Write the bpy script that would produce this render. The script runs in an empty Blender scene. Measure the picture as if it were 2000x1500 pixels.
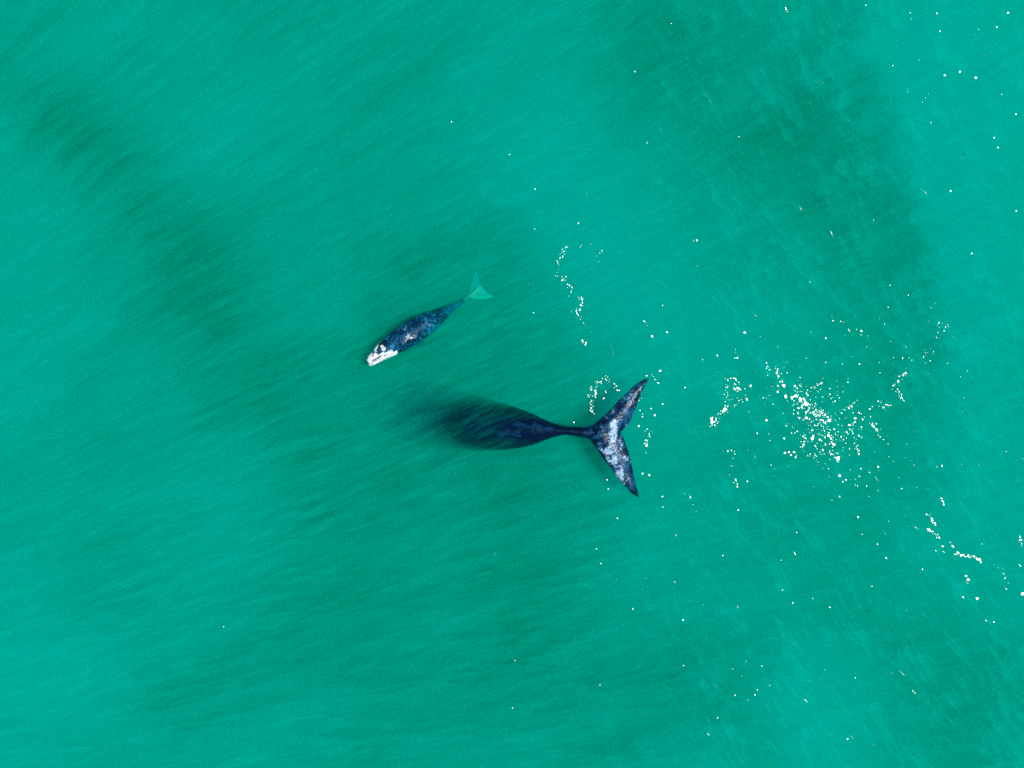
import bpy, math, random
import numpy as np
from mathutils import Vector
random.seed(7); rng = np.random.default_rng(11)
sc = bpy.context.scene; COL = sc.collection
H = 32.0; PPM = 45.0                                   # drone height (m), photo pixels per metre at the water line

# ---------------------------------------------------------------- camera, sky, sun, exposure
cd = bpy.data.cameras.new('camera'); cam = bpy.data.objects.new('camera', cd); COL.objects.link(cam)
cam.location = (0, 0, H); cam.rotation_euler = (0, 0, 0)
cd.sensor_width = 36; cd.lens = 36*H/(2000/PPM); cd.clip_end = 1000; cd.clip_start = 0.5
sc.camera = cam
SUN = Vector((13.3, -1.9, 32.0)).normalized()          # towards the sun
w = bpy.data.worlds.new('World'); sc.world = w; w.use_nodes = True
nt = w.node_tree; bg = nt.nodes['Background']
sky = nt.nodes.new('ShaderNodeTexSky'); sky.sky_type = 'NISHITA'; sky.sun_disc = False
sky.sun_elevation = math.asin(SUN.z); sky.sun_rotation = math.atan2(SUN.x, SUN.y)
nt.links.new(sky.outputs[0], bg.inputs[0]); bg.inputs[1].default_value = 0.08
sd = bpy.data.lights.new('sun', 'SUN'); sd.energy = 3.6; sd.angle = math.radians(0.5); sd.color = (1, .98, .95)
so = bpy.data.objects.new('sun', sd); COL.objects.link(so); so.rotation_euler = SUN.to_track_quat('Z', 'Y').to_euler()
so.location = SUN*80
sc.view_settings.view_transform = 'Standard'; sc.view_settings.look = 'None'
sc.view_settings.gamma = 1; sc.view_settings.exposure = 0.56
sc.cycles.max_bounces = 6; sc.cycles.volume_bounces = 2; sc.cycles.transparent_max_bounces = 24
sc.cycles.use_denoising = False
sc.cycles.sample_clamp_indirect = 4

# ---------------------------------------------------------------- helpers
def pt(px, py, z=0.0):
    k = (H-z)/H/PPM
    return np.array(((px-1000)*k, (750-py)*k, z))
def tag(o, label=None, cat=None, group=None, kind=None):
    for k, v in (('label', label), ('category', cat), ('group', group), ('kind', kind)):
        if v: o[k] = v
    return o
def link_mesh(name, verts, faces, mat=None, parent=None, smooth=True):
    me = bpy.data.meshes.new(name)
    me.from_pydata([tuple(map(float, v)) for v in verts], [], [tuple(map(int, f)) for f in faces]); me.update()
    if mat: me.materials.append(mat)
    if smooth: me.polygons.foreach_set('use_smooth', [True]*len(me.polygons))
    o = bpy.data.objects.new(name, me); COL.objects.link(o)
    if parent: o.parent = parent; o.matrix_parent_inverse = parent.matrix_world.inverted()
    return o
def _h(ix, iy, iz, seed):
    n = (ix.astype(np.int64)*73856093) ^ (iy.astype(np.int64)*19349663) ^ (iz.astype(np.int64)*83492791) ^ (seed*2654435761)
    n &= 0xffffffff
    n = ((n ^ (n >> 15))*2246822519) & 0xffffffff
    n = ((n ^ (n >> 13))*3266489917) & 0xffffffff
    return (n ^ (n >> 16)).astype(np.float64)/4294967295.0*2-1
def noise(x, y, z=None, seed=1):
    x = np.asarray(x, float); y = np.asarray(y, float)
    z = np.zeros_like(x) if z is None else np.asarray(z, float)
    ix, iy, iz = np.floor(x), np.floor(y), np.floor(z)
    f = lambda t: t*t*t*(t*(t*6-15)+10)
    u, v, s = f(x-ix), f(y-iy), f(z-iz); r = 0
    for a in (0, 1):
        for b in (0, 1):
            for c in (0, 1):
                r = r + _h(ix+a, iy+b, iz+c, seed)*(u if a else 1-u)*(v if b else 1-v)*(s if c else 1-s)
    return r
def fbm(x, y, z=None, seed=1, o=4, lac=2.03, gain=.5):
    t = 0; a = 1; n = 0
    x = np.asarray(x, float); y = np.asarray(y, float); z = None if z is None else np.asarray(z, float)
    for i in range(o):
        k = lac**i
        t = t+a*noise(x*k, y*k, None if z is None else z*k, seed+i*17); n += a; a *= gain
    return t/n
def sstep(a, b, x):
    t = np.clip((x-a)/(b-a), 0, 1); return t*t*(3-2*t)

# ---------------------------------------------------------------- materials
def volume_mat(name, scatter, absorb, aniso=0.0):
    """an even medium given by its scattering and absorption per metre"""
    m = bpy.data.materials.new(name); m.use_nodes = True; n = m.node_tree
    n.nodes.clear(); out = n.nodes.new('ShaderNodeOutputMaterial'); ad = n.nodes.new('ShaderNodeAddShader')
    v = n.nodes.new('ShaderNodeVolumeScatter'); k = max(scatter)
    v.inputs['Color'].default_value = (*[c/k for c in scatter], 1); v.inputs['Density'].default_value = k
    v.inputs['Anisotropy'].default_value = aniso
    a = n.nodes.new('ShaderNodeVolumeAbsorption'); k = max(absorb)
    a.inputs['Color'].default_value = (*[1-c/k for c in absorb], 1); a.inputs['Density'].default_value = k
    n.links.new(v.outputs[0], ad.inputs[0]); n.links.new(a.outputs[0], ad.inputs[1]); n.links.new(ad.outputs[0], out.inputs['Volume'])
    return m
def skin_mat(name, dark, mid, pale, bump=.4, bscale=6.0):
    """wet skin; per-vertex 'mottle' mixes dark to mid blue grey, painted ripple light and sheen included, 'pale' mixes in white patches and painted glare"""
    m = bpy.data.materials.new(name); m.use_nodes = True; n = m.node_tree; N = n.nodes; L = n.links
    b = N['Principled BSDF']
    def attr(nm):
        a = N.new('ShaderNodeAttribute'); a.attribute_name = nm; return a.outputs['Fac']
    def mix(f, a, c):
        x = N.new('ShaderNodeMix'); x.data_type = 'RGBA'; L.new(f, x.inputs['Factor'])
        if isinstance(a, tuple): x.inputs['A'].default_value = (*a, 1)
        else: L.new(a, x.inputs['A'])
        x.inputs['B'].default_value = (*c, 1); return x.outputs['Result']
    c = mix(attr('mottle'), dark, mid); c = mix(attr('pale'), c, pale); L.new(c, b.inputs['Base Color'])
    tc = N.new('ShaderNodeTexCoord'); nz = N.new('ShaderNodeTexNoise'); nz.inputs['Scale'].default_value = bscale
    nz.inputs['Detail'].default_value = 6; nz.inputs['Roughness'].default_value = .65
    L.new(tc.outputs['Object'], nz.inputs['Vector'])
    bp = N.new('ShaderNodeBump'); bp.inputs['Strength'].default_value = bump; bp.inputs['Distance'].default_value = .05
    L.new(nz.outputs['Fac'], bp.inputs['Height']); L.new(bp.outputs[0], b.inputs['Normal'])
    mr = N.new('ShaderNodeMapRange'); mr.inputs['To Min'].default_value = .22; mr.inputs['To Max'].default_value = .5
    nz2 = N.new('ShaderNodeTexNoise'); nz2.inputs['Scale'].default_value = 2.3; nz2.inputs['Detail'].default_value = 4
    L.new(tc.outputs['Object'], nz2.inputs['Vector']); L.new(nz2.outputs['Fac'], mr.inputs['Value'])
    L.new(mr.outputs[0], b.inputs['Roughness'])
    b.inputs['IOR'].default_value = 1.38; b.inputs['Specular Tint'].default_value = (.3, .65, 1, 1)
    return m

# ---------------------------------------------------------------- the sea: bed, body of water, drifting silt
def seabed():
    m = bpy.data.materials.new('seabed_sand'); m.use_nodes = True; n = m.node_tree; N = n.nodes; L = n.links
    b = N['Principled BSDF']; b.inputs['Roughness'].default_value = .9
    tc = N.new('ShaderNodeTexCoord'); nz = N.new('ShaderNodeTexNoise'); nz.inputs['Scale'].default_value = .12
    nz.inputs['Detail'].default_value = 6; L.new(tc.outputs['Object'], nz.inputs['Vector'])
    r = N.new('ShaderNodeValToRGB'); r.color_ramp.elements[0].position = .35; r.color_ramp.elements[1].position = .65
    r.color_ramp.elements[0].color = (.001, .05, .035, 1); r.color_ramp.elements[1].color = (.001, .09, .06, 1)
    L.new(nz.outputs['Fac'], r.inputs[0]); L.new(r.outputs[0], b.inputs['Base Color'])
    s = 250; n_ = 50; g = np.linspace(-s, s, n_); X, Y = np.meshgrid(g, g)
    Z = -13.5+.5*fbm(X/20, Y/20, seed=5)
    V = np.stack([X.ravel(), Y.ravel(), Z.ravel()], 1)
    F = [(j*n_+i, j*n_+i+1, (j+1)*n_+i+1, (j+1)*n_+i) for j in range(n_-1) for i in range(n_-1)]
    tag(link_mesh('seabed', V, F, m), kind='structure')
seabed()
def water():
    m = volume_mat('sea_water', (.0, .052, .029), (.85, .06, .075))
    s = 240
    V = [(x, y, z) for z in (-16, 0) for x, y in ((-s, -s), (s, -s), (s, s), (-s, s))]
    F = [(0, 3, 2, 1), (4, 5, 6, 7), (0, 1, 5, 4), (1, 2, 6, 5), (2, 3, 7, 6), (3, 0, 4, 7)]
    tag(link_mesh('water', V, F, m, smooth=False), kind='structure')
water()

# broad pale and dark patches of the water, swell light and shadow shaped into the silt: photo px, radii px, tilt (deg, counter-clockwise), strength
BLOBS = [(1150, 420, 230, 130, -55, .75), (1280, 680, 240, 150, -65, .5), (1060, 210, 170, 90, 40, .4), (520, 150, 260, 80, 32, .25),
 (1020, 60, 160, 60, 40, .25), (1930, 200, 130, 420, 5, .75), (1960, 650, 90, 260, 0, .5), (1880, 1000, 160, 200, 20, .45), (1330, 1040, 330, 110, 30, .4),
 (60, 520, 130, 200, 0, .25), (40, 1280, 150, 200, 0, .4), (1620, 1420, 100, 160, 10, .5), (480, 960, 230, 80, 20, .3), (1450, 620, 200, 130, -50, .2),
 (600, 620, 200, 60, 25, .15), (1750, 60, 140, 50, 20, .2), (1250, 900, 110, 160, 10, .25), (1550, 1150, 200, 80, 20, .2), (420, 1120, 200, 90, 20, .2),
 (130, 240, 170, 60, -40, -.45), (330, 420, 200, 70, -50, -.5), (440, 640, 170, 90, -50, -.5), (620, 860, 220, 90, -30, -.35), (1480, 220, 240, 110, -40, -.45),
 (1720, 420, 260, 110, -55, -.5), (830, 540, 200, 90, 25, -.3), (1130, 1130, 130, 110, -40, -.45), (1000, 1290, 240, 80, 25, -.4), (900, 960, 330, 90, 5, -.35),  # the long patch below the adult is her shadow, put in as thinner silt
 (80, 60, 160, 80, 35, -.3), (1400, 880, 110, 90, -30, -.35), (1780, 830, 150, 110, -50, -.45), (1760, 1180, 240, 110, -15, -.5), (170, 1160, 170, 70, 40, -.35),
 (600, 1250, 200, 80, 20, -.3), (950, 720, 260, 70, 15, -.3), (1320, 60, 150, 80, 30, -.2), (1850, 1400, 150, 120, 0, -.35), (700, 60, 160, 50, 30, -.15), (1350, 1330, 260, 80, 15, -.2)]
def field(X, Y):
    k = 1.055                                                       # the layer lies ~1.7 m down: photo px of each point
    PX = X/k*PPM+1000; PY = 750-Y/k*PPM
    t = np.zeros_like(X)
    for (cx, cy, a, b, r, amp) in BLOBS:
        if amp < 0: a, b, amp = a*1.25, b*1.45, amp*.54
        r = math.radians(r); dx = PX-cx; dy = -(PY-cy)
        u = dx*math.cos(r)+dy*math.sin(r); v = -dx*math.sin(r)+dy*math.cos(r)
        t += amp*np.exp(-(u/a)**2-(v/b)**2)
    wob = .35*fbm(X/7, Y/7, seed=3, o=3)
    S = (Y+wob-.40*X)/(1+.0136*X)                                   # fan of streaks, shallow at the bottom, steeper at the top
    left = 1-.5*sstep(2, 14, X)
    st = (.24*fbm(S/2.4, X/9, seed=21, o=3)+.20*fbm(S/.75, X/4, seed=31, o=3)+.30*fbm(S/.25, X/2.2, seed=41, o=2)+.20*noise(S/.1, X/1.1, seed=45))*left
    R = X*math.cos(-1.0)+Y*math.sin(-1.0); Q = -X*math.sin(-1.0)+Y*math.cos(-1.0)
    wi = fbm(R/1.6+fbm(X/2, Y/2, seed=8), Q/.4, seed=51, o=4)
    wi = np.clip(wi-.15, 0, 1)*.9*sstep(-2, 12, X)  # sky-reflecting wavelets and foam, shaped into the cloud as wisps
    lf = .35*fbm(X/5, Y/5, seed=61, o=3)
    return .64*np.tanh(t*.85)+st*.28+wi*.35+lf*.38+.03*noise(X/.11, Y/.11, seed=77)
def film(X, Y):
    """thickness of the thin veils of silt just under the surface"""
    S = (Y+.2*fbm(X/5, Y/5, seed=13)-.40*X)/(1+.0136*X); right = sstep(0, 13, X)
    a = .5*noise(S/.15, X/1.1, seed=201)+.6*noise(S/.08, X/.6, seed=202)+.35*noise(S/.4, X/2.2, seed=203)
    c, s = math.cos(-1.02), math.sin(-1.02); R = X*c+Y*s; Q = -X*s+Y*c; Q = Q+.25*fbm(X/1.5, Y/1.5, seed=14)
    b = .8*np.clip(noise(R/.6, Q/.12, seed=211)+.6*noise(R/1.8, Q/.7, seed=212)+.3*noise(R/.4, Q/.09, seed=213)-.25, 0, 2)  # right-hand wisps: sky reflections and foam put in as thicker silt
    return np.clip(.09+.66*a*(1-.45*right)+b*right*1.35+.10*noise(X/.09, Y/.09, seed=214), .01, 1.6)
def silt():
    m = volume_mat('silt_water', (.0, .30, .20), (.7, .002, .005))
    nx, ny = 1040, 820
    far = np.geomspace(.5, 205, 70)                                 # fine in the middle, coarser out to the far sea
    gx = np.concatenate([-30-far[::-1], np.linspace(-30, 30, nx-140), 30+far]); gy = np.concatenate([-23-far[::-1], np.linspace(-23, 23, ny-140), 23+far]); X, Y = np.meshgrid(gx, gy)
    T = np.clip(-np.log(1-np.clip(.44+field(X, Y), .03, .955))/.31, .05, 10.5)
    i, j = np.meshgrid(np.arange(nx-1), np.arange(ny-1)); a = (j*nx+i).ravel(); q = nx*ny
    Ft = np.stack([a, a+1, a+nx+1, a+nx], 1); Fb = np.stack([a+q, a+nx+q, a+nx+1+q, a+1+q], 1)
    e = []
    for k in range(nx-1):
        e.append((k+1, k, k+q, k+1+q)); b = (ny-1)*nx+k; e.append((b, b+1, b+1+q, b+q))
    for k in range(ny-1):
        b = k*nx; e.append((b, b+nx, b+nx+q, b+q)); b = k*nx+nx-1; e.append((b+nx, b, b+q, b+nx+q))
    F1 = np.concatenate([Ft, Fb, np.array(e)])
    V, F = [], []
    for top, th in ((-.95, T), (-.04, film(X, Y)*.50)):            # the deep cloud and the thin veil above it
        F.append(F1+len(V)*q)
        for z in (np.full_like(X, top), top-th): V.append(np.stack([X.ravel(), Y.ravel(), z.ravel()], 1))
    V = np.concatenate(V); F = np.concatenate(F)
    me = bpy.data.meshes.new('silt'); me.vertices.add(len(V)); me.vertices.foreach_set('co', V.ravel())
    me.loops.add(F.size); me.loops.foreach_set('vertex_index', F.ravel().astype(np.int32))
    me.polygons.add(len(F)); me.polygons.foreach_set('loop_start', np.arange(0, F.size, 4, dtype=np.int32))
    me.update(calc_edges=True); me.materials.append(m)
    o = bpy.data.objects.new('silt', me); COL.objects.link(o)
    tag(o, 'pale cloudy silt streaking through the turquoise sea water, shaped to stand in for swell light, whale shadow, sky reflections and foam', 'silt', kind='stuff')
silt()

# ---------------------------------------------------------------- whales
def spline(ctrl, n):
    c = np.array(ctrl, float); c = np.vstack([2*c[0]-c[1], c, 2*c[-1]-c[-2]]); out = []
    m = len(ctrl)-1
    for k in range(n+1):
        t = k/n*m; i = min(int(t), m-1); f = t-i; p0, p1, p2, p3 = c[i:i+4]
        out.append(.5*((2*p1)+(-p0+p2)*f+(2*p0-5*p1+4*p2-p3)*f*f+(-p0+3*p1-3*p2+p3)*f**3))
    return np.array(out)
def loft(V, F, ctrl, n=70, seg=32, ridge=0.0):
    """ctrl rows: px, py, z of the axis, half width, half height"""
    pts = [np.concatenate([pt(*c[:3]), c[3:]]) for c in ctrl]
    S = spline(pts, n); base = len(V)
    for k in range(n+1):
        d = S[min(k+1, n)][:3]-S[max(k-1, 0)][:3]; d /= np.linalg.norm(d)
        side = np.cross((0, 0, 1), d); side /= np.linalg.norm(side); up = np.cross(d, side)
        for q in range(seg):
            a = 2*math.pi*q/seg; ca, sa = math.cos(a), math.sin(a)
            e = abs(sa)**1.0*(1 if sa > 0 else -1)
            rr = 1+ridge*max(0, sa)**6
            V.append(S[k][:3]+side*ca*max(S[k][3], .02)+up*e*max(S[k][4], .02)*rr)
    for k in range(n):
        for q in range(seg):
            a = base+k*seg+q; b = base+k*seg+(q+1) % seg
            F.append((a, a+seg, b+seg, b))
    F.append(tuple(base+q for q in range(seg))); F.append(tuple(base+n*seg+q for q in range(seg))[::-1])
def blade(V, F, lead, trail, z0, z1, thick, camber=0.0, n=36, m=14, lift=None):
    """one lobe or flipper: closed lens between a leading and a trailing edge (px), root to tip"""
    A = spline(lead, n); B = spline(trail, n); base = len(V)
    for side in (1, -1):
        for i in range(n+1):
            s = i/n; z = z0+(z1-z0)*s
            if lift: z += lift(s)
            a, b = pt(*A[i], z), pt(*B[i], z)
            for j in range(m+1):
                c = j/m; prof = (math.sin(math.pi*min(1, c**.6)))**.7 if 0 < c < 1 else 0
                t = thick*(1-.72*s)
                p = a+(b-a)*c; p[2] += side*(t*prof*.5+.028)+camber*(1-.5*s)*math.sin(math.pi*c)
                V.append(p)
    q = (n+1)*(m+1)
    def I(i, j, s): return base+s*q+i*(m+1)+j
    for i in range(n):
        for j in range(m):
            F.append((I(i, j, 0), I(i, j+1, 0), I(i+1, j+1, 0), I(i+1, j, 0)))
            F.append((I(i, j, 1), I(i+1, j, 1), I(i+1, j+1, 1), I(i, j+1, 1)))
        F.append((I(i, 0, 0), I(i+1, 0, 0), I(i+1, 0, 1), I(i, 0, 1)))
        F.append((I(i, m, 0), I(i, m, 1), I(i+1, m, 1), I(i+1, m, 0)))
    for j in range(m):
        F.append((I(0, j, 0), I(0, j, 1), I(0, j+1, 1), I(0, j+1, 0)))
        F.append((I(n, j, 0), I(n, j+1, 0), I(n, j+1, 1), I(n, j, 1)))
def weld(name, V, F, voxel, mat, smooth=3, parent=None):
    """fuse the overlapping shells into one continuous skin"""
    import bmesh
    me0 = bpy.data.meshes.new('tmp'); me0.from_pydata([tuple(map(float, v)) for v in V], [], [tuple(f) for f in F])
    bm = bmesh.new(); bm.from_mesh(me0); bmesh.ops.recalc_face_normals(bm, faces=bm.faces); bm.to_mesh(me0); bm.free()
    t = bpy.data.objects.new('tmp', me0); COL.objects.link(t)
    r = t.modifiers.new('r', 'REMESH'); r.mode = 'VOXEL'; r.voxel_size = voxel
    s = t.modifiers.new('s', 'SMOOTH'); s.iterations = smooth; s.factor = .5
    dg = bpy.context.evaluated_depsgraph_get(); dg.update()
    me = bpy.data.meshes.new_from_object(t.evaluated_get(dg), depsgraph=dg)
    bpy.data.objects.remove(t); bpy.data.meshes.remove(me0)
    me.name = name; me.materials.clear(); me.materials.append(mat)
    me.polygons.foreach_set('use_smooth', [True]*len(me.polygons))
    o = bpy.data.objects.new(name, me); COL.objects.link(o)
    if parent: o.parent = parent
    return o
def coords(o):
    me = o.data; c = np.empty(len(me.vertices)*3); me.vertices.foreach_get('co', c); c = c.reshape(-1, 3)
    k = (H-c[:, 2])/H/PPM
    return c, c[:, 0]/k+1000, 750-c[:, 1]/k
def paint(o, **kw):
    for k, v in kw.items():
        a = o.data.attributes.new(k, 'FLOAT', 'POINT'); a.data.foreach_set('value', np.clip(v, 0, 1).astype(np.float32))
def seg_mask(PX, PY, pts, rad):
    """1 on a polyline in photo px, falling to 0 at rad"""
    best = np.full(len(PX), 1e9)
    for (x0, y0), (x1, y1) in zip(pts[:-1], pts[1:]):
        dx, dy = x1-x0, y1-y0; t = np.clip(((PX-x0)*dx+(PY-y0)*dy)/(dx*dx+dy*dy+1e-9), 0, 1)
        best = np.minimum(best, np.hypot(PX-x0-t*dx, PY-y0-t*dy))
    return 1-sstep(rad*.35, rad, best)

def adult():
    V, F = [], []
    loft(V, F, [(1180, 846, .16, .20, .10), (1150, 845, .13, .24, .17), (1125, 843, .06, .20, .22), (1100, 841, -.02, .20, .27), (1070, 840, -.2, .40, .40),
                (1040, 839, -.50, .68, .68), (1000, 836, -1.12, .95, 1.15), (950, 830, -2.0, 1.2, 1.7), (900, 822, -2.6, 1.38, 1.6),
                (850, 812, -3.15, 1.5, 1.7), (805, 803, -3.65, 1.45, 1.6), (765, 796, -4.3, 1.15, 1.3), (728, 791, -5.3, .6, .8)], n=90, ridge=.06)
    blade(V, F, [(1146, 834), (1162, 827), (1176, 814), (1192, 800), (1210, 780), (1226, 765), (1242, 750), (1256, 742), (1267, 738)],
                [(1200, 862), (1207, 850), (1215, 841), (1228, 828), (1235, 814), (1241, 799), (1246, 784), (1254, 766), (1267, 739)],
                .12, .20, .26, .14, lift=lambda s: .10*math.sin(math.pi*s))
    blade(V, F, [(1146, 853), (1156, 864), (1168, 881), (1179, 897), (1191, 912), (1203, 929), (1217, 946), (1231, 961), (1246, 971)],
                [(1200, 832), (1209, 842), (1217, 853), (1224, 872), (1230, 890), (1234, 908), (1238, 928), (1243, 948), (1248, 971)],
                .12, .06, .26, .14, lift=lambda s: .10*math.sin(math.pi*s))
    blade(V, F, [(915, 800), (895, 775), (868, 756), (838, 748)], [(865, 800), (845, 784), (835, 768), (834, 751)], -2.4, -3.5, .3)
    blade(V, F, [(915, 850), (900, 880), (880, 898), (850, 908)], [(865, 855), (856, 876), (848, 892), (846, 905)], -2.9, -4.0, .3)
    m = skin_mat('whale_skin', (.0006, .005, .022), (.004, .06, .13), (.42, .57, .70), bump=.55, bscale=5)
    m.node_tree.nodes['Principled BSDF'].inputs['Specular IOR Level'].default_value = .22
    m.node_tree.nodes['Principled BSDF'].inputs['Coat Weight'].default_value = 0
    m.node_tree.nodes['Principled BSDF'].inputs['Coat Roughness'].default_value = .14
    cb = m.node_tree.nodes['Bump'].outputs[0]; m.node_tree.links.new(cb, m.node_tree.nodes['Principled BSDF'].inputs['Coat Normal'])
    wa = m.node_tree.nodes.new('ShaderNodeAttribute'); wa.attribute_name = 'wet'
    m.node_tree.links.new(wa.outputs['Fac'], m.node_tree.nodes['Principled BSDF'].inputs['Coat Weight'])
    o = weld('adult_whale', V, F, .03, m, smooth=3)
    c, PX, PY = coords(o)
    mot_light = sstep(.0, .38, fbm(c[:, 0]*3.2, c[:, 1]*3.2, c[:, 2]*2, seed=90, o=5)+.35*fbm(c[:, 0]*16, c[:, 1]*16, seed=98, o=3))
    n = fbm(c[:, 0]*4.5, c[:, 1]*4.5, seed=91, o=5)
    pale = np.zeros(len(PX)); QX = PX+5*fbm(c[:, 0]*5, c[:, 1]*5, seed=93, o=4); QY = PY+7*fbm(c[:, 0]*5, c[:, 1]*5, seed=94, o=4)  # fluke patches are mostly sun and sky glare, painted into the skin
    for pts, r, amp in (([(1185, 878), (1198, 902), (1212, 925), (1217, 935)], 9, 1.0), ([(1202, 925), (1214, 945), (1222, 953)], 5, .8),
                        ([(1199, 828), (1197, 842), (1199, 856)], 8, 1.1), ([(1209, 855), (1214, 872)], 5, .9), ([(1221, 892), (1224, 900)], 4, .9),
                        ([(1218, 783), (1230, 764)], 8, .62), ([(1186, 810), (1194, 803)], 7, .62), ([(1174, 868), (1186, 878)], 9, .5), ([(1240, 752), (1248, 745)], 5, .3),
                        ([(1170, 838), (1176, 836)], 6, .35)):
        pale = np.maximum(pale, amp*seg_mask(QX, QY, pts, r*1.45))
    n2 = fbm(c[:, 0]*13, c[:, 1]*13, seed=92, o=4)
    soft = pale; pale = np.clip((pale*1.15+n*.9+n2*1.0-.88)*1.0, 0, .65)*sstep(.05, .5, pale)
    pale = np.maximum(pale, .35*sstep(.5, .75, fbm(c[:, 0]*9, c[:, 1]*9, seed=95, o=3))*sstep(1150, 1180, PX))
    top = c[:, 2] > -.1
    fl = sstep(1130, 1170, PX)
    mot_light = mot_light*(.04+.96*fl)
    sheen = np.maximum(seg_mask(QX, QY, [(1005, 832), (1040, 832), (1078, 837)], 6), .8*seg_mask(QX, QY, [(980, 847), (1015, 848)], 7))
    mot_light = mot_light+(1-fl)*.42*np.clip(sheen*(.5+1.6*fbm(c[:, 0]*2.5, c[:, 1]*11, seed=97, o=4)), 0, 1); mot_light = np.maximum(mot_light, fl*np.clip(soft*.8+n*1.0+n2*.5, 0, 1))  # back sheen and the fluke's glare halo, painted in blue grey
    paint(o, mottle=mot_light, pale=pale*top, wet=.36*sstep(1165, 1195, PX)*np.clip(.75+1.5*fbm(c[:, 0]*1.6, c[:, 1]*1.6, seed=99), 0, 1))
    tag(o, 'large dark adult whale diving, its forked tail fluke out at the surface', 'whale')
adult()

def calf():
    V, F = [], []
    loft(V, F, [(932, 569, -1.95, .12, .06), (915, 580, -1.85, .085, .10), (896, 593, -1.6, .14, .17), (876, 605, -1.25, .22, .25), (856, 618, -.85, .35, .37),
                (834, 631, -.58, .48, .44), (810, 645, -.44, .55, .48), (787, 660, -.35, .54, .48), (768, 672, -.28, .47, .42),
                (752, 683, -.20, .40, .36), (740, 692, -.12, .31, .28), (729, 701, -.08, .24, .22), (720, 707, -.08, .17, .15)], n=80)
    loft(V, F, [(775, 687, -.16, .12, .2), (762, 690, -.06, .16, .24), (745, 698, -.04, .15, .22), (728, 709, -.04, .10, .16), (722, 713, -.08, .06, .1)], n=24, seg=20)
    blade(V, F, [(912, 577), (917, 565), (921, 552), (925, 540), (930, 527)], [(940, 575), (944, 566), (941, 556), (936, 545), (931, 527)], -1.75, -3.3, .10, .02)
    blade(V, F, [(914, 581), (926, 584), (938, 585), (950, 584), (964, 581)], [(934, 560), (942, 560), (948, 567), (955, 573), (965, 580)], -1.7, -2.4, .10, .02)
    blade(V, F, [(802, 664), (808, 672), (815, 677), (824, 679)], [(820, 655), (825, 661), (828, 669), (826, 678)], -1.0, -2.3, .10)
    blade(V, F, [(775, 644), (779, 636), (788, 629), (799, 626)], [(798, 640), (801, 636), (803, 631), (801, 627)], -.8, -1.7, .12)
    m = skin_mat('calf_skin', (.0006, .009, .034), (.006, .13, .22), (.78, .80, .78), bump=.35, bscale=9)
    m.node_tree.nodes['Principled BSDF'].inputs['Specular IOR Level'].default_value = .25
    N = m.node_tree.nodes; L = m.node_tree.links; at = N.new('ShaderNodeAttribute'); at.attribute_name = 'tail'
    tm = N.new('ShaderNodeMix'); tm.data_type = 'RGBA'; tm.inputs['B'].default_value = (.30, .34, .20, 1)   # sandy, paler tail
    b_ = N['Principled BSDF']; L.new(b_.inputs['Base Color'].links[0].from_socket, tm.inputs['A'])
    L.new(at.outputs['Fac'], tm.inputs['Factor']); L.new(tm.outputs['Result'], b_.inputs['Base Color'])
    o = weld('whale_calf', V, F, .02, m, smooth=2)
    c, PX, PY = coords(o)
    # net of paler lines, ripple light painted into the skin: ridged noise
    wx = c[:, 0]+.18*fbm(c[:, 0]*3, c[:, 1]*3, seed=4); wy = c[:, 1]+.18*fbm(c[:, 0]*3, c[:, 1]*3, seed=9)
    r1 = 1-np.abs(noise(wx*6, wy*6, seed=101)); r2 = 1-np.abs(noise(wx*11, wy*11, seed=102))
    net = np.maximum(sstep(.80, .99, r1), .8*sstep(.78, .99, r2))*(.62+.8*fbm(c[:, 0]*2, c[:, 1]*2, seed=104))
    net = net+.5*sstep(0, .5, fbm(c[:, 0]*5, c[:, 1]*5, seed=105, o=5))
    n = fbm(c[:, 0]*9, c[:, 1]*9, seed=106, o=5)
    head = np.maximum.reduce([seg_mask(PX, PY, [(718, 702), (732, 697)], 13), seg_mask(PX, PY, [(725, 711), (745, 701), (768, 691)], 9),
            seg_mask(PX, PY, [(738, 698), (750, 691), (765, 688), (772, 690)], 6), seg_mask(PX, PY, [(720, 706), (732, 701)], 11),
            1.1*seg_mask(PX, PY, [(746, 678), (750, 682)], 5.5), .75*seg_mask(PX, PY, [(729, 695), (735, 690)], 6), .6*seg_mask(PX, PY, [(745, 663), (728, 690)], 3)])
    back_glints = np.maximum.reduce([.9*seg_mask(PX, PY, [(797, 657), (808, 655)], 9), .7*seg_mask(PX, PY, [(834, 632), (837, 635)], 4), .7*seg_mask(PX, PY, [(846, 624), (848, 627)], 3),
            .6*seg_mask(PX, PY, [(788, 668), (793, 664)], 4), .5*seg_mask(PX, PY, [(792, 642), (800, 640)], 4)])  # glints on the wet back, painted as pale skin
    tail = sstep(900, 925, PX)*.34+.25*seg_mask(PX, PY, [(929, 566), (934, 563)], 8)
    line = seg_mask(PX, PY, [(727, 704), (742, 697), (757, 692)], 2.6)
    pale = np.maximum.reduce([sstep(.42, .8, head+n*.95)*(head > .02), np.clip((back_glints*.8+n*1.4+.9*fbm(c[:, 0]*18, c[:, 1]*18, seed=109, o=3)-.62)*1.1, 0, .5)*sstep(0, .3, back_glints)*.8, tail*(1+.3*n)])
    pale = pale*(1-.85*line)*(.80+.75*fbm(c[:, 0]*14, c[:, 1]*14, seed=108, o=3))
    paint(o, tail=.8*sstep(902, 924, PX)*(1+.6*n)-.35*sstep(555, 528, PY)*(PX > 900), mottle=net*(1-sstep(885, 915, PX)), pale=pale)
    tag(o, 'small dark blue whale calf with painted ripple light, a white head and a pale submerged tail', 'whale calf')
    # rough white callosities raised on the head
    cm = skin_mat('callosity', (.55, .58, .56), (.30, .34, .33), (.85, .86, .83), bump=1.0, bscale=22)
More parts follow.
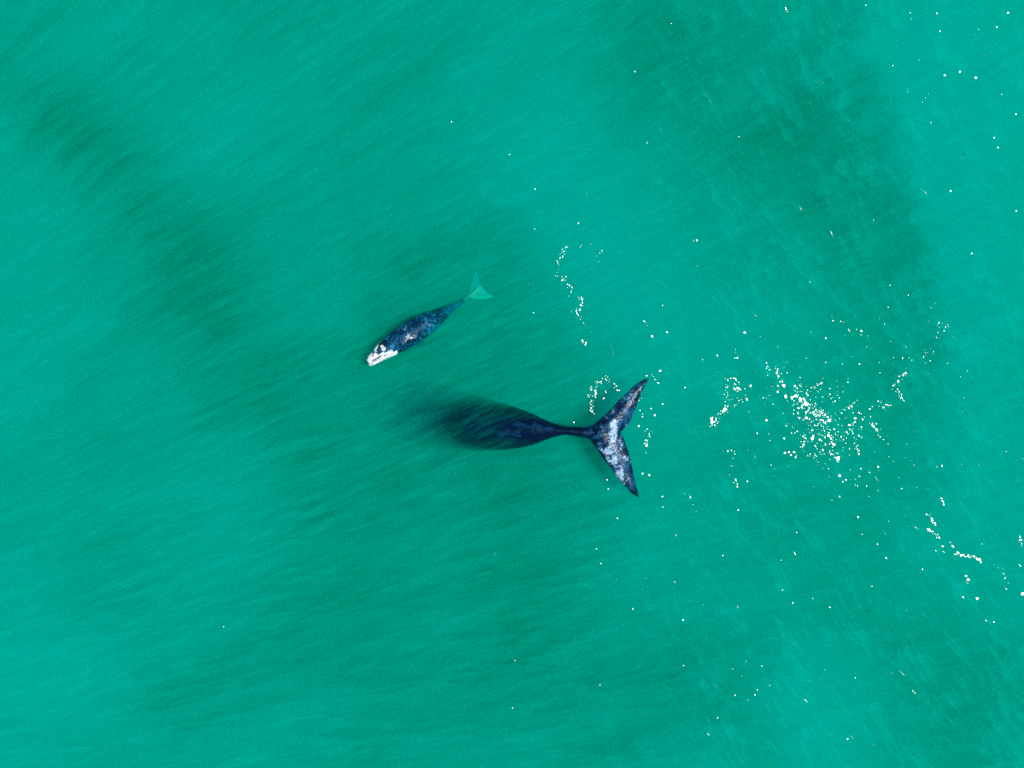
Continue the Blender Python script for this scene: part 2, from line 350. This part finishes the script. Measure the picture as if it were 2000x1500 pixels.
    def lump(path, r, zz):
        V, F = [], []; P = spline(path, 10); seg = 10
        for k in range(11):
            f = math.sin(math.pi*(k+.6)/11.2)**.5
            d = P[min(k+1, 10)]-P[max(k-1, 0)]; d = d/np.linalg.norm(d); s = np.array((d[1], d[0]))
            q0 = pt(P[k][0], P[k][1], zz)
            for q in range(seg):
                a = 2*math.pi*q/seg; rr = r*f*(1+.3*random.uniform(-1, 1))
                V.append(q0+np.array((s[0], s[1], 0))*math.cos(a)*rr+np.array((0, 0, 1))*math.sin(a)*rr*.6)
        for k in range(10):
            for q in range(seg):
                a = k*seg+q; b = k*seg+(q+1) % seg; F.append((a, b, b+seg, a+seg))
        F.append(tuple(range(seg))[::-1]); F.append(tuple(100+q for q in range(seg)))
        l = link_mesh('callosity', V, F, cm, o); c2, X2, Y2 = coords(l)
        paint(l, mottle=sstep(.1, .6, fbm(c2[:, 0]*14, c2[:, 1]*14, seed=33)), pale=sstep(-.3, .3, fbm(c2[:, 0]*9, c2[:, 1]*9, seed=34)))
    lump([(719, 702), (723, 700), (729, 698)], .13, .10); lump([(745, 678), (748, 681), (751, 685)], .09, .17)
    lump([(743, 699), (752, 692), (763, 688), (771, 689)], .06, .16); lump([(727, 712), (738, 706), (751, 699)], .06, .12)
calf()

# ---------------------------------------------------------------- ripple facets turned between sun and camera to glint
def ripples():
    m = bpy.data.materials.new('wet_ripple'); m.use_nodes = True; n = m.node_tree; N = n.nodes; L = n.links
    N.clear(); out = N.new('ShaderNodeOutputMaterial'); mx = N.new('ShaderNodeMixShader'); fr = N.new('ShaderNodeFresnel'); fr.inputs[0].default_value = 1.33
    g = N.new('ShaderNodeBsdfGlossy'); g.inputs['Roughness'].default_value = .16; t = N.new('ShaderNodeBsdfTransparent')
    L.new(fr.outputs[0], mx.inputs[0]); L.new(t.outputs[0], mx.inputs[1]); L.new(g.outputs[0], mx.inputs[2]); L.new(mx.outputs[0], out.inputs['Surface'])
    V, F = [], []
    def facet(px, py, length, width, ang, spread=2.0):
        """a small wave crest turned half-way between the sun and the camera so that it glints; sizes in photo px, ang ccw deg"""
        z = .03; p = Vector(pt(px, py, z)); h = ((Vector((0, 0, H))-p).normalized()+SUN).normalized()
        tilt = random.uniform(*spread) if isinstance(spread, tuple) else abs(random.gauss(0, spread)); az = random.uniform(0, 2*math.pi)
        h = (h+Vector((math.cos(az), math.sin(az), 0))*math.tan(math.radians(tilt))).normalized()
        a = math.radians(ang); u = Vector((math.cos(a), math.sin(a), 0)); u = (u-h*u.dot(h)).normalized(); v = h.cross(u)
        L_, W_ = length*.74/PPM/2, width*.72/PPM/2; base = len(V); k = 9
        bend = random.uniform(-.35, .35)
        V.append(p+h*.0)
        for i in range(k):
            b = 2*math.pi*i/k; r = random.uniform(.7, 1.15); cu, cv = math.cos(b)*r, math.sin(b)*r
            V.append(p+u*L_*cu+v*(W_*cv+bend*L_*cu*cu*.5)-h*(.02*L_))
        for i in range(k): F.append((base, base+1+i, base+1+(i+1) % k))
    def chain(pts, n, size, jit=3.0, spread=2.0, long_=1.6):
        P = spline(pts, 60) if len(pts) > 2 else np.array([np.array(pts[0])+(np.array(pts[1])-np.array(pts[0]))*i/60 for i in range(61)])
        for _ in range(n):
            i = random.randrange(60); d = P[i+1]-P[i]; ang = math.degrees(math.atan2(-d[1], d[0]))
            s = size*random.lognormvariate(-.15, .38)
            facet(P[i][0]+random.gauss(0, jit), P[i][1]+random.gauss(0, jit), s*random.uniform(1, long_), s*.8, ang+random.gauss(0, 15), spread)
    def cloud(cx, cy, rx, ry, n, size, spread=2.0, rot=-45):
        r = math.radians(rot)
        for _ in range(n):
            a, b = random.gauss(0, .5)*rx, random.gauss(0, .5)*ry
            s = size*random.lognormvariate(-.25, .42)
            facet(cx+a*math.cos(r)-b*math.sin(r), cy-(a*math.sin(r)+b*math.cos(r)), s*random.uniform(1, 1.8), s*.8, random.gauss(-55, 20), spread)
    # large glints one by one: px, py, length, width, angle
    for g_ in [(1531, 753, 9, 7, -50), (1535, 775, 10, 6, -75), (1553, 773, 13, 6, 35), (1563, 779, 10, 8, -30), (1573, 788, 11, 8, -55), (1519, 765, 6, 5, -40), (1575, 816, 7, 6, 0),
               (1587, 856, 8, 8, -60), (1629, 868, 10, 7, -25), (1637, 896, 10, 10, 0), (1640, 929, 7, 7, -20), (1618, 851, 7, 6, -50), (1659, 830, 7, 5, -10), (1658, 796, 5, 5, 0),
               (1455, 649, 6, 6, 0), (1459, 780, 9, 5, -60), (1466, 754, 7, 4, 55), (1497, 821, 5, 5, 0), (1401, 695, 7, 3, -65), (1421, 755, 7, 3, 88), (1391, 829, 7, 3, 80),
               (1715, 912, 7, 4, -60), (1712, 935, 11, 3, -60), (1551, 883, 6, 5, -60), (1533, 885, 5, 5, 0), (1541, 883, 5, 5, -40), (1545, 889, 5, 4, -70), (1532, 857, 6, 4, -60),
               (1554, 893, 6, 4, -80), (1670, 817, 6, 5, 0), (1647, 859, 5, 3, 10), (1622, 855, 9, 4, -70), (1594, 813, 5, 4, 0), (1624, 887, 7, 4, 0), (1704, 827, 5, 3, -80), (1764, 781, 10, 2.5, -55), (1591, 758, 8, 2.5, 10),
               (1726, 796, 5, 4, 20), (1887, 1125, 5, 5, 0), (1891, 1132, 6, 6, 0), (1889, 1138, 8, 2, -40), (1909, 1169, 7, 6, -40), (1997, 1160, 8, 8, 0), (1841, 1067, 7, 4, 0), (1860, 1066, 9, 2.5, -45),
               (1926, 1212, 6, 3, -50), (1941, 1215, 3, 3, 0), (1731, 1090, 6, 3, -45), (1714, 1063, 3, 3, 0), (1676, 1010, 4, 4, 0), (1841, 979, 7, 3, -60), (1810, 1005, 5, 3, -60), (1820, 1016, 5, 3, -60), (1992, 1104, 8, 3, -45),
               (1881, 1166, 5, 3, -50), (1965, 1150, 6, 2.5, -45), (1802, 1112, 3, 3, 0), (1828, 1076, 5, 2.5, -60), (1843, 1078, 6, 2, -45),
               (1274, 657, 6, 5, -80), (1303, 649, 4, 3, 0), (1302, 649, 3, 3, 0), (1361, 469, 6, 3.5, -60), (1134, 595, 6, 3, -60), (882, 238, 3, 3, 0), (995, 302, 3, 2, 0), (1045, 369, 3, 3, 0), (1044, 447, 3, 2, 0), (1042, 611, 3, 2, 0),
               (1130, 436, 3, 3, 0), (1240, 140, 3, 2, 0), (1264, 279, 3, 2, 0), (1443, 267, 3, 2, 0), (1311, 46, 3, 2, 0), (1906, 152, 6, 5, -30), (1969, 25, 4, 4, 0), (1875, 140, 4, 4, 0), (1845, 147, 4, 4, 0), (1984, 223, 3, 3, 0),
               (1942, 269, 4, 3, -70), (1949, 288, 3, 3, 0), (1857, 373, 4, 3, 0), (1947, 53, 3, 3, 0), (1836, 61, 3, 3, 0), (1830, 26, 3, 3, 0), (1898, 495, 3, 3, 0), (1985, 412, 3, 3, 0), (1691, 10, 3, 2, 0),
               (1206, 1012, 6, 3, -55), (1174, 1101, 5, 2, -40), (1236, 1189, 3, 3, 0), (1318, 1137, 5, 2, -50), (1412, 1085, 3, 2, 0), (1488, 1301, 4, 2, -60), (1528, 1152, 3, 2, 0), (1549, 1178, 5, 3, -60), (1526, 1094, 3, 2, 0),
               (1006, 1290, 3, 2, 0), (1172, 1338, 3, 2, 0), (1383, 1434, 8, 3, -50), (1402, 1402, 3, 2, 0), (1574, 1368, 9, 3, -45), (1655, 1443, 4, 3, 0), (1436, 1358, 2, 2, 0), (1785, 1352, 12, 2.5, -45), (1664, 1440, 12, 2, -40), (1475, 1357, 3, 3, 0),
               (1001, 1383, 3, 2, 0), (1556, 1040, 2, 2, 0), (1460, 940, 3, 3, 0), (1440, 950, 5, 3, -60), (1290, 724, 5, 4, 0), (1338, 757, 3, 3, 0), (1479, 846, 5, 3, -60), (1442, 996, 3, 3, 0), (1295, 990, 3, 2, 0), (1320, 1045, 6, 2, -50),
               (1640, 970, 3, 3, 0), (1652, 937, 4, 3, 0), (1646, 941, 4, 3, 0), (1703, 1145, 3, 2, 0), (1335, 1300, 2, 2, 0), (437, 1224, 2, 2, 0), (1264, 871, 6, 3, -65), (1263, 869, 4, 4, 0), (1288, 725, 3, 3, 0),
               (1263, 734, 4, 3, 0), (1206, 762, 4, 3, -40), (1183, 765, 7, 3, -80), (1179, 778, 5, 3, 40), (1163, 775, 7, 3, -75), (1172, 746, 6, 3, 10), (1186, 937, 3, 3, 0), (1188, 955, 4, 3, -10), (1255, 925, 4, 4, 0), (1268, 928, 5, 4, -30),
               (1294, 970, 3, 3, 0), (1121, 825, 3, 3, 0), (1272, 798, 3, 3, 0), (1279, 811, 5, 4, -60), (1248, 832, 4, 4, 0), (1294, 789, 4, 3, 0), (1255, 814, 3, 2, 0), (1268, 848, 4, 2, -80)]:
        facet(*g_, spread=.4)
    cloud(1610, 835, 150, 65, 150, 1.8, 2); cloud(1566, 784, 45, 18, 34, 4.2, 1.5); cloud(1582, 800, 55, 26, 60, 3.0, 2); cloud(1600, 820, 90, 40, 36, 2.6, 2); cloud(1612, 848, 60, 50, 30, 2.8, 2); cloud(1602, 882, 40, 18, 24, 2.6, 2)
    cloud(1670, 830, 40, 50, 40, 2.8, 2); cloud(1600, 840, 300, 150, 85, 2.0, 4, -40); cloud(1650, 720, 300, 120, 60, 1.7, 4, 10)
    chain([(1424, 738), (1437, 745), (1441, 765)], 22, 3); chain([(1420, 735), (1420, 765), (1424, 780)], 12, 2.6); chain([(1420, 790), (1410, 810), (1392, 822), (1400, 836)], 55, 3.2, 4)
    chain([(1455, 772), (1440, 782), (1425, 795)], 14, 1.8, 3, 3); chain([(1515, 715), (1522, 738), (1530, 750)], 14, 3.2, 2); chain([(1496, 702), (1500, 730)], 8, 3, 2)
    chain([(1585, 759), (1605, 748)], 8, 3, 1.5); chain([(1590, 780), (1596, 805), (1610, 815), (1620, 825)], 20, 3.4, 3); chain([(1567, 845), (1572, 860), (1569, 872)], 14, 2.4, 2)
    chain([(1665, 830), (1672, 865), (1680, 885)], 14, 2.6, 3); chain([(1704, 827), (1716, 845), (1728, 862)], 9, 2.6, 2); chain([(1430, 878), (1435, 900), (1430, 925), (1440, 950)], 12, 2.4, 3)
    chain([(1775, 705), (1760, 740), (1735, 770)], 14, 2.4, 4); chain([(1840, 630), (1835, 660), (1800, 700)], 26, 2.0, 8, 3); chain([(1715, 785), (1735, 795)], 12, 2.8, 4)
    chain([(1632, 630), (1650, 640), (1680, 650)], 9, 2.6, 5); chain([(1612, 725), (1630, 775), (1650, 740)], 14, 2, 8, 3); chain([(1753, 760), (1765, 785)], 8, 3, 2)
    chain([(1105, 487), (1092, 510), (1090, 535), (1110, 555), (1118, 575)], 34, 2.4, 4, 2.5); chain([(1105, 485), (1150, 482), (1175, 500), (1160, 525)], 12, 1.7, 5, 3)
    chain([(1133, 575), (1135, 600), (1125, 612)], 12, 2.8, 2); chain([(1125, 610), (1130, 625), (1150, 640)], 14, 2.2, 5); chain([(1142, 662), (1146, 675)], 5, 2.8, 2)
    chain([(1258, 625), (1260, 630)], 5, 3, 4); chain([(1430, 680), (1440, 700), (1437, 715)], 6, 3, 3)
    chain([(1186, 738), (1168, 745), (1156, 760), (1156, 785), (1158, 808)], 44, 2.6, 3, 2.2); chain([(1185, 737), (1205, 755), (1210, 765)], 9, 2.2, 3); chain([(1163, 760), (1163, 778)], 6, 3, 2)
    chain([(1250, 765), (1250, 785), (1256, 812)], 12, 2.2, 3, 3); chain([(1262, 830), (1270, 850), (1258, 868), (1268, 895)], 18, 2.4, 3, 2.5); chain([(1275, 735), (1290, 750)], 7, 2, 4, 3)
    chain([(1808, 1003), (1822, 1017), (1830, 1025)], 12, 2.8, 1.5); chain([(1812, 1034), (1825, 1041), (1838, 1054)], 22, 2.8, 1.2); chain([(1855, 1060), (1862, 1068)], 8, 2.8, 1)
    chain([(1865, 1082), (1890, 1086), (1905, 1090), (1920, 1100)], 34, 2.8, 1.5); chain([(1838, 973), (1845, 985)], 8, 2.8, 1); chain([(1993, 1050), (1995, 1066)], 7, 3.4, 2)
    chain([(1961, 1122), (1970, 1140)], 3, 2.4, 2); chain([(1940, 1100), (1965, 1128)], 8, 1.8, 3, 3); chain([(1350, 960), (1360, 1000)], 5, 2, 6, 3)
    chain([(1640, 440), (1660, 700)], 14, 1.6, 60, 3); cloud(1800, 900, 200, 500, 30, 1.8, 4, 30); cloud(1500, 1250, 500, 150, 24, 1.8, 4, -20); cloud(1850, 150, 200, 150, 18, 1.6, 3, 0)
    for _ in range(170):                                            # long faint crests on the sunward side
        x = random.triangular(950, 2050, 1800); y = random.uniform(-20, 1520)
        facet(x, y, random.uniform(10, 40), random.uniform(1.0, 2.6), random.gauss(-55, 14), (8, 13))
    o = link_mesh('ripples', V, F, m, smooth=False)
    tag(o, 'small wavelets on the turquoise sea glinting white in the sun', 'ripples', kind='stuff')
ripples()
